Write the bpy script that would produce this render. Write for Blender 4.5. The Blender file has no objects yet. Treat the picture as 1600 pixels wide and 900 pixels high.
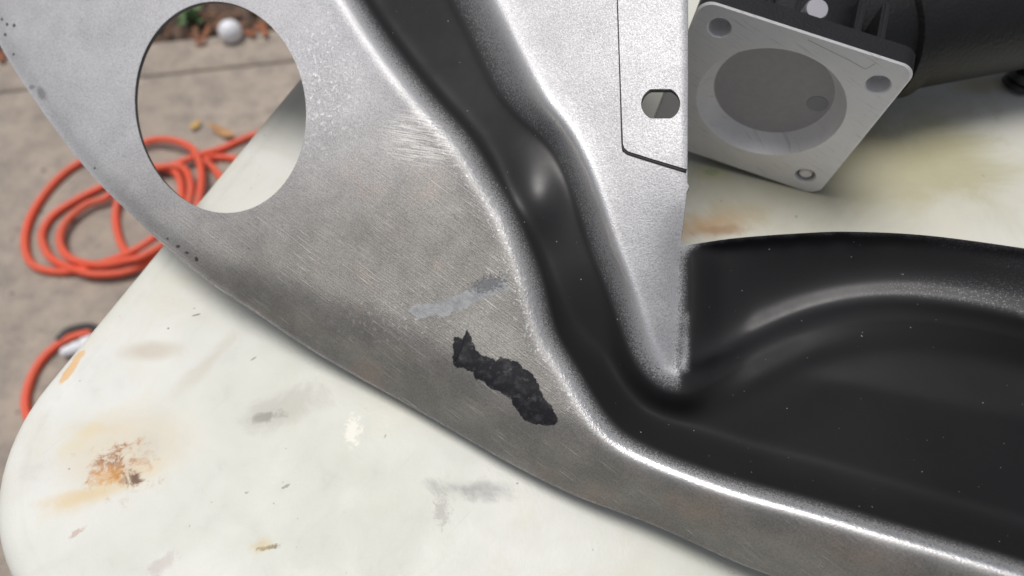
import bpy, bmesh, math, random
import numpy as np
from mathutils import Vector, Matrix
R_ = math.radians
random.seed(4); rng = np.random.default_rng(4)
SC = bpy.context.scene
COL = SC.collection

# ------------------------------------------------------------------ camera, world, sun, exposure
F = 1156.0            # focal length of the phone lens, in pixels of a 1600 px wide frame
PITCH = 33.0          # tilt of the lens away from straight down
TABLE_Z = 0.70
CAM = np.array([0.0, 0.0, TABLE_Z + 0.28])
_t = R_(PITCH)
FR = np.array([[1, 0, 0], [0, math.cos(_t), math.sin(_t)], [0, math.sin(_t), -math.cos(_t)]])  # right, up, forward

cam_d = bpy.data.cameras.new('camera')
cam_d.sensor_width = 36.0
cam_d.lens = 36.0 * F / 1600.0
cam_d.clip_start = 0.01; cam_d.clip_end = 400
cam_d.dof.use_dof = True
cam_d.dof.focus_distance = 0.268
cam_d.dof.aperture_fstop = 8.5
cam = bpy.data.objects.new('camera', cam_d); COL.objects.link(cam)
cam.location = CAM
cam.rotation_euler = (_t, 0, 0)
SC.camera = cam

SUN_DIR = Vector((-0.21, 0.17, 0.96)).normalized()      # towards the bright part of the overcast sky
w = bpy.data.worlds.new('World'); SC.world = w; w.use_nodes = True
nt = w.node_tree
sky = nt.nodes.new('ShaderNodeTexSky'); sky.sky_type = 'NISHITA'; sky.sun_disc = False
sky.sun_elevation = math.asin(SUN_DIR.z)
sky.sun_rotation = math.atan2(SUN_DIR.x, SUN_DIR.y)
sky.dust_density = 5.0; sky.air_density = 1.0; sky.ozone_density = 0.6
bg = nt.nodes['Background']; bg.inputs['Strength'].default_value = 0.06
hs_ = nt.nodes.new('ShaderNodeHueSaturation'); hs_.inputs['Saturation'].default_value = .45   # thin cloud greys the blue
nt.links.new(sky.outputs[0], hs_.inputs['Color']); nt.links.new(hs_.outputs[0], bg.inputs[0])
sun_d = bpy.data.lights.new('sun', 'SUN'); sun_d.energy = 1.5; sun_d.angle = R_(30); sun_d.color = (1.0, 0.975, 0.95)
sun = bpy.data.objects.new('sun', sun_d); COL.objects.link(sun)
sun.rotation_euler = SUN_DIR.to_track_quat('Z', 'Y').to_euler()
SC.view_settings.view_transform = 'Standard'; SC.view_settings.look = 'None'
SC.view_settings.exposure = 0.40; SC.view_settings.gamma = 1.0
SC.view_settings.use_curve_mapping = False

# ------------------------------------------------------------------ helpers
def ray(px, py):
    px = np.asarray(px, float); py = np.asarray(py, float)
    d = np.stack([(px - 800) / F, (450 - py) / F, np.ones_like(px)], -1)
    return d @ FR
def at_depth(px, py, z):
    return CAM + ray(px, py) * np.asarray(z)[..., None]
def on_level(px, py, h):
    r = ray(px, py); return CAM + r * ((CAM[2] - h) / -r[..., 2])[..., None]

def tag(o, label=None, cat=None, group=None, kind=None):
    if label: o['label'] = label
    if cat: o['category'] = cat
    if group: o['group'] = group
    if kind: o['kind'] = kind
    return o
def link(name, me, mats=(), parent=None, smooth=True):
    o = bpy.data.objects.new(name, me); COL.objects.link(o)
    for m in mats: me.materials.append(m)
    if parent: o.parent = parent; o.matrix_parent_inverse = parent.matrix_world.inverted()
    if smooth: me.polygons.foreach_set('use_smooth', [True] * len(me.polygons))
    return o
def empty(name, loc):
    o = bpy.data.objects.new(name, None); COL.objects.link(o); o.location = loc
    o.empty_display_size = 0.02
    bpy.context.view_layer.update(); return o
def from_bm(name, bm, mats=(), parent=None, smooth=False, frame=None):
    if frame is not None: bmesh.ops.transform(bm, matrix=frame, verts=bm.verts)
    bmesh.ops.recalc_face_normals(bm, faces=bm.faces)
    me = bpy.data.meshes.new(name); bm.to_mesh(me); bm.free()
    return link(name, me, mats, parent, smooth)
def smooth_by_angle(o, ang=35):
    me = o.data; me.polygons.foreach_set('use_smooth', [True] * len(me.polygons))
    bm = bmesh.new(); bm.from_mesh(me)
    for e in bm.edges:
        if len(e.link_faces) == 2 and e.calc_face_angle(0) > R_(ang): e.smooth = False
    bm.to_mesh(me); bm.free()

class NT:
    """small node-graph writer"""
    def __init__(s, name):
        s.m = bpy.data.materials.new(name); s.m.use_nodes = True
        s.t = s.m.node_tree; s.b = s.t.nodes['Principled BSDF']
    def n(s, typ, **k):
        x = s.t.nodes.new(typ)
        for a, v in k.items(): setattr(x, a, v)
        return x
    def set(s, sock, v):
        if isinstance(v, bpy.types.NodeSocket): s.t.links.new(v, sock)
        else:
            if isinstance(v, tuple) and len(v) == 3 and sock.type == 'RGBA': v = (*v, 1)
            sock.default_value = v
    def math(s, op, a, b=0.0, c=None, clamp=False):
        x = s.n('ShaderNodeMath', operation=op, use_clamp=clamp)
        s.set(x.inputs[0], a); s.set(x.inputs[1], b)
        if c is not None: s.set(x.inputs[2], c)
        return x.outputs[0]
    def vmath(s, op, a, b=None):
        x = s.n('ShaderNodeVectorMath', operation=op)
        s.set(x.inputs[0], a)
        if b is not None:
            s.set(x.inputs[1] if op != 'SCALE' else x.inputs['Scale'], b)
        return x.outputs[1] if op in ('LENGTH', 'DISTANCE') else x.outputs[0]
    def noise(s, vec, scale, detail=3, rough=0.55, dist=0.0, col=False):
        x = s.n('ShaderNodeTexNoise'); s.set(x.inputs['Vector'], vec)
        x.inputs['Scale'].default_value = scale; x.inputs['Detail'].default_value = detail
        x.inputs['Roughness'].default_value = rough; x.inputs['Distortion'].default_value = dist
        return x.outputs['Color' if col else 'Fac']
    def ramp(s, v, a, b, lo=0.0, hi=1.0, smooth=True):
        x = s.n('ShaderNodeMapRange', interpolation_type='SMOOTHSTEP' if smooth else 'LINEAR')
        s.set(x.inputs[0], v); s.set(x.inputs[1], a); s.set(x.inputs[2], b); s.set(x.inputs[3], lo); s.set(x.inputs[4], hi)
        return x.outputs[0]
    def mix(s, f, a, b):
        x = s.n('ShaderNodeMix', data_type='RGBA')
        s.set(x.inputs[0], f); s.set(x.inputs[6], a); s.set(x.inputs[7], b)
        return x.outputs[2]
    def fmix(s, f, a, b):
        x = s.n('ShaderNodeMix', data_type='FLOAT')
        s.set(x.inputs[0], f); s.set(x.inputs[2], a); s.set(x.inputs[3], b)
        return x.outputs[0]
    def attr(s, name):
        return s.n('ShaderNodeAttribute', attribute_name=name).outputs['Fac']
    def attrv(s, name):
        return s.n('ShaderNodeAttribute', attribute_name=name).outputs['Vector']
    def obj(s): return s.n('ShaderNodeTexCoord').outputs['Object']
    def pos(s): return s.n('ShaderNodeNewGeometry').outputs['Position']
    def mapping(s, v, rot=0.0, scale=(1, 1, 1)):
        x = s.n('ShaderNodeMapping'); s.set(x.inputs[0], v); x.inputs['Rotation'].default_value = (0, 0, rot)
        y = s.n('ShaderNodeMapping'); s.set(y.inputs[0], x.outputs[0]); y.inputs['Scale'].default_value = scale
        return y.outputs[0]
    def bump(s, h, dist, strength=1.0, normal=None):
        x = s.n('ShaderNodeBump'); s.set(x.inputs['Height'], h)
        x.inputs['Distance'].default_value = dist; s.set(x.inputs['Strength'], strength)
        if normal is not None: s.set(x.inputs['Normal'], normal)
        return x.outputs[0]
    def blob(s, vec, c, rx, ry, ang, nz, amt, soft=0.4):
        """1 inside an uneven patch centred at c, 0 outside"""
        d = s.vmath('SUBTRACT', vec, (c[0], c[1], 0))
        d = s.mapping(d, -ang, (1, 1, 0))
        d = s.vmath('DIVIDE', d, (rx, ry, 1))
        l = s.vmath('LENGTH', d)
        l = s.math('ADD', l, s.math('MULTIPLY', s.math('SUBTRACT', nz, 0.5), amt))
        return s.ramp(l, 1.0, 1.0 - soft, 0.0, 1.0)
    def out(s, **k):
        for a, v in k.items():
            s.set(s.b.inputs[a.replace('_', ' ')], v)
        return s.m
def simple(name, col, rough=0.5, metal=0.0, vary=0.15, scale=60, bump=0.0, spec=0.5):
    g = NT(name); v = g.obj(); nz = g.noise(v, scale, 4)
    c = g.mix(nz, tuple(x * (1 - vary) for x in col), tuple(min(1, x * (1 + vary)) for x in col))
    g.out(Base_Color=c, Roughness=rough, Metallic=metal, Specular_IOR_Level=spec)
    if bump: g.out(Normal=g.bump(g.noise(v, scale * 6, 3), bump))
    return g.m

# ------------------------------------------------------------------ ground: concrete slabs, soil bed
def W2(px, py, h=0.0): return on_level(px, py, h)
def concrete_mat():
    g = NT('concrete'); v = g.pos()
    big = g.noise(v, 3.5, 5, 0.6); mid = g.noise(v, 22, 6, 0.65); fine = g.noise(v, 260, 4, 0.7)
    c = g.mix(g.ramp(big, .3, .7), (.335, .272, .218), (.45, .372, .30))
    c = g.mix(g.ramp(mid, .35, .75), c, (.20, .168, .148))
    c = g.mix(g.ramp(fine, .35, .75, 0, .75), c, (.42, .385, .345))
    spots = g.ramp(g.noise(v, 55, 2, .5), .68, .74)
    c = g.mix(g.math('MULTIPLY', spots, .75), c, (.075, .055, .045))
    g.out(Base_Color=c, Roughness=.9, Normal=g.bump(g.math('ADD', fine, g.math('MULTIPLY', mid, 2.0)), .0015))
    return g.m
M_conc = concrete_mat()
def soil_mat():
    g = NT('soil'); v = g.pos(); a = g.noise(v, 40, 5, .7)
    c = g.mix(g.ramp(a, .35, .65), (.055, .035, .025), (.17, .115, .085))
    g.out(Base_Color=c, Roughness=1.0, Normal=g.bump(a, .01)); return g.m
M_soil = soil_mat()

p1 = W2(220, 119); p2 = W2(460, 93); seam_dir = (p2 - p1)[:2]; seam_dir /= np.linalg.norm(seam_dir); seam_n = np.array([-seam_dir[1], seam_dir[0]])
q1 = W2(235, 66); edge_off = float((q1 - p1)[:2] @ seam_n)
def slab(name, a0, a1, along=(-3.2, 3.6)):
    """one concrete slab between two offsets from the seam line, rounded edges, slightly uneven"""
    bm = bmesh.new(); th = .10
    nx, ny = 60, 24; vs = {}
    offs = [0, .0015, .005] + list(np.linspace(.02, a1 - a0 - .02, ny)) + [a1 - a0 - .005, a1 - a0 - .0015, a1 - a0]
    for i in range(nx + 1):
        s = along[0] + (along[1] - along[0]) * i / nx
        for j, o in enumerate(offs):
            e = min(o, a1 - a0 - o)
            z = 0 if e > .004 else -(.0045 - e) * .9
            p = p1[:2] + seam_dir * s + seam_n * (a0 + o)
            vs[i, j] = bm.verts.new((p[0], p[1], z))
    m = len(offs)
    for i in range(nx):
        for j in range(m - 1): bm.faces.new((vs[i, j], vs[i + 1, j], vs[i + 1, j + 1], vs[i, j + 1]))
    bot = {}
    for i in range(nx + 1):
        for j in (0, m - 1): bot[i, j] = bm.verts.new((vs[i, j].co.x, vs[i, j].co.y, -th))
    for i in range(nx):
        for j in (0, m - 1): bm.faces.new((vs[i, j], vs[i + 1, j], bot[i + 1, j], bot[i, j]))
    return tag(from_bm(name, bm, [M_conc], smooth=True), kind='structure')
g1 = .0022
slab('concrete_slab', -2.6, -g1)
slab('concrete_slab', g1, edge_off)
def soil_sheet():
    bm = bmesh.new(); n = 90
    # large sheet to the horizon under and beyond the slabs
    bmesh.ops.create_grid(bm, x_segments=8, y_segments=8, size=150)
    for v in bm.verts: v.co.z = -.06
    return tag(from_bm('ground', bm, [M_soil]), kind='structure')
soil_sheet()
def soil_bed():
    bm = bmesh.new(); vs = {}; nx, ny = 200, 60
    for i in range(nx + 1):
        for j in range(ny + 1):
            s = -1.6 + 3.4 * i / nx; o = edge_off + .004 + 1.4 * j / ny
            p = p1[:2] + seam_dir * s + seam_n * o
            z = -.022 + .016 * math.sin(13 * s + 3 * o) * math.sin(9 * o + 2 * s) + random.uniform(-.006, .006) + .02 * min(1, j / 8)
            vs[i, j] = bm.verts.new((p[0], p[1], z))
    for i in range(nx):
        for j in range(ny): bm.faces.new((vs[i, j], vs[i + 1, j], vs[i + 1, j + 1], vs[i, j + 1]))
    return tag(from_bm('soil_bed', bm, [M_soil], smooth=True), kind='structure')
soil_bed()

# leaf litter at the slab edge
def leaf_bm(bm, loc, L, Wd, rot, curl, tilt):
    n = 6; rows = []
    Mx = Matrix.Translation(loc) @ Matrix.Rotation(rot, 4, 'Z') @ Matrix.Rotation(tilt, 4, 'X')
    for i in range(n + 1):
        t = i / n; wd = Wd * math.sin(math.pi * min(1, t * .96 + .02)) ** .8 * (1.0 - .25 * t)
        zc = curl * (t - .5) ** 2 * L * 2
        r = [bm.verts.new(Mx @ Vector((L * (t - .5), y * wd, zc + abs(y) * wd * .45))) for y in (-.5, 0, .5)]
        rows.append(r)
    for i in range(n):
        for k in (0, 1): bm.faces.new((rows[i][k], rows[i + 1][k], rows[i + 1][k + 1], rows[i][k + 1]))
M_leaf = simple('dead_leaf_brown', (.20, .10, .055), .8, vary=.55, scale=25)
M_leaf2 = simple('dead_leaf_tan', (.50, .28, .13), .75, vary=.35, scale=30)
M_straw = simple('dead_leaf_yellow', (.55, .36, .12), .75, vary=.3, scale=30)
bm = bmesh.new()
for k in range(520):
    s = random.uniform(-1.3, 1.6); o = edge_off + .01 + abs(random.gauss(0, .05)) + (random.random() < .35) * random.uniform(0, .5)
    p = p1[:2] + seam_dir * s + seam_n * o
    leaf_bm(bm, (p[0], p[1], random.uniform(-.012, .010)), random.uniform(.015, .05), random.uniform(.008, .02), random.uniform(0, 6.28), random.uniform(-.5, .8), random.uniform(-.6, .6))
tag(from_bm('leaf_litter', bm, [M_leaf], smooth=True), kind='stuff')
bm = bmesh.new()
for k in range(26):     # red-brown leaves that spill over the slab's edge
    s = random.uniform(-.35, .42); o = edge_off - abs(random.gauss(0, .02)) + .01
    p = p1[:2] + seam_dir * s + seam_n * o
    leaf_bm(bm, (p[0], p[1], .004), random.uniform(.02, .045), random.uniform(.008, .018), random.uniform(0, 6.28), .3, random.uniform(-.2, .2))
M_leafr = simple('dead_leaf_red', (.30, .11, .05), .8, vary=.5, scale=25)
tag(from_bm('leaf_scatter', bm, [M_leafr], smooth=True), kind='stuff')

def fallen_leaf(px, py, L, Wd, rot, mat, label):
    p = W2(px, py); bm = bmesh.new(); leaf_bm(bm, (0, 0, .003), L, Wd, rot, .5, .1)
    o = from_bm('fallen_leaf', bm, [mat], smooth=True); o.location = p
    so = o.modifiers.new('thickness', 'SOLIDIFY'); so.thickness = .0006
    return tag(o, label, 'leaf', 'dry leaves lying on the concrete')
fallen_leaf(352, 211, .062, .019, R_(-28), M_leaf2, 'long tan dry leaf on the concrete just above the orange cord')
fallen_leaf(307, 199, .026, .016, R_(60), M_straw, 'small yellow dry leaf on the concrete left of the long tan leaf')
fallen_leaf(112, 344, .020, .012, R_(20), M_leaf, 'tiny brown leaf lying inside the coiled orange cord')

# green sprig
pr = empty('weed_plant', W2(304, 38, -.01)); tag(pr, 'small green weed growing in the soil beyond the concrete edge', 'weed')
M_green = simple('weed_green', (.10, .19, .075), .6, vary=.4, scale=50)
for k in range(26):
    bm = bmesh.new(); a = random.uniform(0, 6.28); rr = random.uniform(.0, .035)
    leaf_bm(bm, (rr * math.cos(a), rr * math.sin(a) * .8, .012 + random.uniform(0, .028)), random.uniform(.022, .038), .013, a, .5, random.uniform(-.5, .5))
    o = from_bm('leaf', bm, [M_green], smooth=True); o.parent = pr
bm = bmesh.new()
for a in np.linspace(0, 6.28, 6, endpoint=False):
    r = bmesh.ops.create_cone(bm, segments=5, radius1=.0016, radius2=.0008, depth=.04)
    bmesh.ops.transform(bm, matrix=Matrix.Rotation(a, 4, 'Z') @ Matrix.Rotation(.6, 4, 'Y') @ Matrix.Translation((0, 0, .02)), verts=r['verts'])
o = from_bm('stem', bm, [M_green], smooth=True); o.parent = pr

# white ball
pb = W2(361, 52, .012)
bm = bmesh.new(); bmesh.ops.create_icosphere(bm, subdivisions=5, radius=.0235)
gold = (1 + 5 ** .5) / 2
dim = []
N = 220
for i in range(N):
    z = 1 - 2 * (i + .5) / N; th = 2 * math.pi * i / gold; r = math.sqrt(1 - z * z); dim.append((r * math.cos(th), r * math.sin(th), z))
dim = np.array(dim)
for v in bm.verts:
    n = v.co.normalized(); d = math.acos(min(1, float((dim @ np.array(n)).max())))
    v.co = n * (.0235 - .0005 * max(0, 1 - (d / .075) ** 2))
ball = from_bm('white_ball', bm, [simple('white_plastic', (.82, .84, .88), .25, vary=.03)], smooth=True)
ball.location = pb + np.array([0, 0, .004]); tag(ball, 'small white ball lying on the soil strip beyond the concrete', 'ball')

# ------------------------------------------------------------------ orange extension cord
def catmull(P, n=10):
    P = [np.array(p, float) for p in P]; P = [2 * P[0] - P[1]] + P + [2 * P[-1] - P[-2]]; out = []
    for i in range(1, len(P) - 2):
        for k in range(n):
            t = k / n
            out.append(.5 * ((2 * P[i]) + (-P[i - 1] + P[i + 1]) * t + (2 * P[i - 1] - 5 * P[i] + 4 * P[i + 1] - P[i + 2]) * t * t + (-P[i - 1] + 3 * P[i] - 3 * P[i + 1] + P[i + 2]) * t ** 3))
    out.append(P[-2]); return np.array(out)
def tube(name, pts, r, mats, parent=None, seg=12, jitter=0.0):
    pts = np.array(pts); n = len(pts)
    T = np.gradient(pts, axis=0); T /= np.linalg.norm(T, axis=1)[:, None] + 1e-12
    up = np.array([0, 0, 1.0]); me = bpy.data.meshes.new(name); V = []; Fc = []
    for i in range(n):
        a = np.cross(T[i], up); a /= np.linalg.norm(a) + 1e-9; b = np.cross(a, T[i])
        ri = r[i] if hasattr(r, '__len__') else r
        for k in range(seg):
            an = 2 * math.pi * k / seg; V.append(pts[i] + ri * (math.cos(an) * a + math.sin(an) * b))
    for i in range(n - 1):
        for k in range(seg):
            Fc.append((i * seg + k, i * seg + (k + 1) % seg, (i + 1) * seg + (k + 1) % seg, (i + 1) * seg + k))
    Fc.append(tuple(range(seg))[::-1]); Fc.append(tuple((n - 1) * seg + k for k in range(seg)))
    me.from_pydata([tuple(v) for v in V], [], Fc); me.update()
    return link(name, me, mats, parent)
CR = .0062
gc = NT('orange_rubber'); v = gc.pos(); nz = gc.noise(v, 18, 4, .6)
cc = gc.mix(gc.ramp(nz, .3, .75), (.80, .10, .045), (.68, .12, .06))
cc = gc.mix(gc.ramp(gc.noise(v, 90, 4, .7), .55, .8, 0, .5), cc, (.38, .14, .09))
gc.out(Base_Color=cc, Roughness=.5, Normal=gc.bump(gc.noise(v, 400, 2), .0004)); M_cord = gc.m
# drawn on the ground as coils; the level rises where one turn lies over another
turns = [
 (455, 190, 0), (420, 205, 0), (388, 214, 0), (345, 233, 0), (310, 243, 1), (255, 262, 1), (200, 258, 0), (160, 243, 0), (122, 256, 0), (88, 282, 0), (57, 322, 0), (41, 360, 0), (41, 396, 0), (58, 418, 0), (100, 425, 0), (150, 414, 1), (200, 396, 2), (240, 372, 2),
 (275, 340, 1), (284, 300, 1), (272, 268, 1), (230, 262, 0), (185, 280, 0), (160, 292, 0), (120, 312, 0), (84, 336, 0), (67, 362, 0), (69, 386, 0), (86, 408, 0), (125, 424, 1), (152, 429, 1), (192, 426, 1), (222, 415, 1), (262, 392, 1), (300, 350, 1), (313, 300, 2),
 (314, 265, 2), (306, 240, 2), (294, 228, 2), (268, 219, 2), (235, 220, 1), (205, 236, 1), (190, 268, 1), (170, 306, 1), (135, 320, 1), (106, 344, 1), (94, 370, 1), (100, 394, 1), (122, 409, 1), (160, 414, 2), (198, 407, 3), (225, 400, 3), (262, 376, 2), (290, 330, 2),
 (298, 290, 3), (285, 262, 2), (248, 262, 2), (215, 276, 1), (190, 300, 1), (181, 335, 0), (186, 372, 0), (200, 396, 0), (222, 402, 0), (262, 392, 0), (310, 360, 0), (352, 300, 0), (336, 266, 0), (322, 250, 1), (338, 246, 0), (365, 248, 0), (400, 262, 0), (440, 330, 0),
 (460, 450, 0), (400, 560, 0), (300, 590, 0), (215, 540, 0), (160, 517, 0), (133, 521, 0), (105, 530, 0), (78, 549, 0), (58, 573, 0), (45, 602, 0), (40, 632, 0), (48, 660, 0), (75, 700, 0), (130, 730, 0), (200, 740, 0)]
cl = []
for px, py, lv in turns:
    z = CR + lv * CR * 1.15; p = on_level(float(px), float(py), z); cl.append(p)
cord = empty('extension_cord', (cl[0][0], cl[0][1], 0)); tag(cord, 'orange extension cord coiled on the concrete beside the table', 'cord')
tube('cord', catmull(cl, 9), CR, [M_cord], cord)
# the cord's socket end, white with a black collar, lying inside the lower turn
M_blk = simple('black_rubber', (.018, .018, .02), .45, vary=.2)
M_wht = simple('clear_white_plastic', (.80, .82, .85), .18, vary=.05)
def lathe_pts(prof, origin, axis, name, mats, parent, seg=24):
    ax = Vector(axis).normalized(); q = ax.to_track_quat('Z', 'Y').to_matrix().to_4x4(); Mx = Matrix.Translation(origin) @ q
    bm = bmesh.new(); rings = []
    for r, z in prof:
        rings.append([bm.verts.new(Mx @ Vector((r * math.cos(2 * math.pi * k / seg), r * math.sin(2 * math.pi * k / seg), z))) for k in range(seg)])
    for a, b in zip(rings, rings[1:]):
        for k in range(seg): bm.faces.new((a[k], a[(k + 1) % seg], b[(k + 1) % seg], b[k]))
    if prof[0][0] > 1e-6: bm.faces.new(rings[0][::-1])
    if prof[-1][0] > 1e-6: bm.faces.new(rings[-1])
    o = from_bm(name, bm, mats, parent); smooth_by_angle(o, 40); return o
s0 = on_level(95., 552., .010); s1 = on_level(170., 528., .010); d = s1 - s0
lathe_pts([(.004, 0), (.007, .003), (.0085, .010), (.0085, .016), (.0105, .018), (.0105, .030), (.013, .033), (.013, .050)], s0, d, 'socket_end', [M_wht], cord)
c0 = on_level(97., 529., .010); c1 = on_level(150., 512., .010)
tube('collar', catmull([on_level(92., 533., .008), on_level(104., 520., .008), on_level(120., 514., .008), on_level(140., 512., .008), on_level(165., 520., .008)], 8), .007, [M_blk], cord)

# ------------------------------------------------------------------ folding table
TA = R_(-22.2); TU = np.array([math.cos(TA), math.sin(TA)]); TV = np.array([-math.sin(TA), math.cos(TA)])
TC = np.array([-.128, .107]); TR = .0735; LU, LV = .765, 1.805       # corner centre, radius, plan size
def table_ring(inset, z, n=20):
    P = []; r = max(TR - inset, .004); ins = inset if TR - inset > .004 else TR - .004
    ex = inset - ins
    for (cu, cv, a0) in ((0, 0, 180), (LU - 2 * TR, 0, 270), (LU - 2 * TR, LV - 2 * TR, 0), (0, LV - 2 * TR, 90)):
        su = 1 if cu == 0 else -1; sv = 1 if cv == 0 else -1
        for k in range(n + 1):
            a = R_(a0 + 90 * k / n); u = cu + su * ex + r * math.cos(a); vv = cv + sv * ex + r * math.sin(a)
            p = TC + TU * u + TV * vv; P.append((p[0], p[1], z))
    return P
def table_mat():
    g = NT('table_plastic'); v = g.pos()
    n1 = g.noise(v, 9, 5, .6); n2 = g.noise(v, 45, 5, .65, .4); n3 = g.noise(v, 700, 3, .6); n4 = g.noise(v, 18, 6, .7, .8)
    c = g.mix(g.ramp(n1, .3, .7), (.635, .645, .575), (.735, .74, .70))
    c = g.mix(g.ramp(n4, .46, .74, 0, .50), c, (.64, .60, .48))          # faint tan film
    c = g.mix(g.ramp(n2, .56, .80, 0, .30), c, (.46, .45, .42))           # grey scuffing
    # grey and brown smudges, rust spot, yellow and olive stains, painted far-side shade: (centre px, rx, ry in m, angle, colour, strength, noise amount, softness)
    n6 = g.noise(v, 150, 5, .7, .5); n5 = g.noise(v, 420, 4, .7, .5)
    S = [((180, 705), .036, .026, .3, (.66, .55, .34), .24, n2, 1.6, .8),
         ((190, 700), .030, .020, .1, (.60, .42, .20), .15, n4, 1.8, .5),
         ((165, 760), .026, .007, .5, (.68, .52, .26), .5, n2, 1.3, .8),
         ((178, 724), .0085, .0070, -.4, (.20, .075, .03), .95, n6, 4.6, .9),
         ((120, 690), .022, .006, .9, (.70, .60, .38), .36, n2, 2.4, .9),
         ((150, 668), .020, .0045, 0.0, (.68, .56, .34), .36, n2, 2.4, .9),
         ((120, 775), .018, .004, .2, (.66, .48, .22), .4, n2, 2.4, .9),
         ((186, 730), .016, .011, -.4, (.50, .24, .08), .5, n6, 4.0, .9),
         ((208, 746), .0065, .0040, -.3, (.13, .055, .03), .95, n6, 3.4, .8),
         ((168, 742), .0075, .006, 0, (.62, .30, .07), .6, n6, 2.4, .6),
         ((235, 547), .018, .007, .05, (.50, .42, .32), .55, n4, 1.2, .7),
         ((330, 560), .030, .006, .95, (.50, .43, .33), .38, n2, 2.2, .9),
         ((430, 640), .022, .010, .3, (.38, .36, .32), .50, n2, 3.0, .9),
         ((420, 650), .008, .003, .2, (.20, .19, .17), .6, n2, 2.5, .7),
         ((720, 763), .016, .006, -.15, (.32, .32, .31), .80, n2, 3.0, .8),
         ((690, 795), .004, .008, .1, (.34, .33, .30), .55, n2, 2.5, .8),
         ((551, 672), .004, .008, .1, (.86, .84, .76), .8, n2, 2.2, .6),
         ((446, 759), .0020, .0007, .5, (.22, .21, .20), .7, n2, 1.8, .5),
         ((420, 855), .0048, .0012, .2, (.14, .11, .06), .9, n2, 2.0, .6),
         ((405, 852), .007, .004, .2, (.62, .48, .22), .5, n2, 2.0, .8),
         ((396, 559), .0018, .0005, .7, (.24, .23, .21), .7, n2, 1.0, .5),
         ((262, 512), .0006, .0006, 0, (.12, .10, .08), .8, n2, .4, .5),
         ((306, 491), .0022, .0006, .3, (.16, .15, .13), .8, n2, .8, .5),
         ((118, 832), .004, .0015, .7, (.42, .22, .16), .5, n2, 2.0, .6),
         ((253, 880), .006, .004, .4, (.46, .40, .37), .5, n2, 3.0, .8),
         ((109, 578), .0078, .0024, 'e', (.74, .50, .27), 1.0, n6, .5, .3),
         ((122, 556), .0038, .0022, .9, (.74, .52, .30), 1.0, n6, .6, .3),
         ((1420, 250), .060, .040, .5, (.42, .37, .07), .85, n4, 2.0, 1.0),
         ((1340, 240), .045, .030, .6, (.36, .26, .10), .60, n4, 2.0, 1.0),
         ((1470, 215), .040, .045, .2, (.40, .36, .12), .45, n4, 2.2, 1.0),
         ((1112, 268), .0105, .0065, 0, (.60, .63, .34), .75, n2, .8, .4),
         ((1113, 268), .0050, .0030, 0, (.22, .42, .12), .85, n2, 1.8, .5),
         ((1105, 350), .038, .012, .2, (.56, .30, .10), .85, n4, 2.2, 1.0),
         ((1130, 358), .016, .005, .1, (.36, .15, .04), .75, n2, 3.0, .8),
         ((1330, 270), .17, .09, .1, (.47, .45, .33), .85, n4, 1.0, 1.0),  # broad yellowed film, darkened to paint the shade on the far table
         ((1535, 130), .03, .010, .1, (.50, .38, .16), .5, n4, 2.0, 1.0)]
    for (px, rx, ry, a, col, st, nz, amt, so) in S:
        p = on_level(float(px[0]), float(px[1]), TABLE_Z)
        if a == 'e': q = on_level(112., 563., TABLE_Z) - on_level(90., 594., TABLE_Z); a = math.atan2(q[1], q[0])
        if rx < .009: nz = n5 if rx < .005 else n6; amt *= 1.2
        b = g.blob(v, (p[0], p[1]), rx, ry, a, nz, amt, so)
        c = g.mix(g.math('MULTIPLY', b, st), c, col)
    specks = g.ramp(g.noise(v, 230, 2, .5), .735, .77, 0, .6)
    c = g.mix(specks, c, (.25, .23, .20))
    sc = g.noise(g.mapping(v, .7, (500, 22, 1)), 1.0, 2, .5)
    c = g.mix(g.ramp(sc, .70, .80, 0, .18), c, (.45, .43, .40))
    g.out(Base_Color=c, Roughness=g.ramp(n2, .3, .7, .42, .60), Specular_IOR_Level=.4,
          Normal=g.bump(g.math('ADD', g.math('MULTIPLY', n3, .5), g.noise(v, 120, 3)), .00022))
    return g.m
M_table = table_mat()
tb = empty('folding_table', (*(TC + TU * .3 + TV * .8), 0)); tag(tb, 'stained white plastic folding table with a rounded corner and rust spot', 'table')
prof = [(.0120, -.00055), (.0112, -.0004), (.0100, -.0001), (.0090, 0), (.0070, 0), (.0045, -.0005), (.0022, -.0018), (.0007, -.0040), (0, -.0075), (0, -.040), (.003, -.045), (.012, -.045)]
bm = bmesh.new(); rings = []
for ins, dz in prof: rings.append([bm.verts.new(p) for p in table_ring(ins, TABLE_Z + dz)])
# inner field: further rings so the surface keeps its shading
inner = [[bm.verts.new(p) for p in table_ring(i, TABLE_Z - .0006)] for i in (.30, .20, .12, .05, .014)]
rings = inner + rings
for a, b in zip(rings, rings[1:]):
    n = len(a)
    for k in range(n): bm.faces.new((a[k], a[(k + 1) % n], b[(k + 1) % n], b[k]))
bm.faces.new(rings[0])
bm.faces.new(rings[-1][::-1])
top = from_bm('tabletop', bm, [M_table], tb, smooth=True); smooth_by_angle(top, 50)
# folding legs under the top
M_leg = simple('grey_steel', (.30, .31, .33), .4, .6)
for vv in (.22, 1.40):
    for uu in (.08, .56):
        p = TC + TU * uu + TV * vv
        tube('leg', [(p[0], p[1], TABLE_Z - .045), (p[0], p[1], .004)], .0125, [M_leg], tb)
    a = TC + TU * .08 + TV * vv; b = TC + TU * .56 + TV * vv
    tube('crossbar', [(*a, .25), (*b, .25)], .009, [M_leg], tb)

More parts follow.
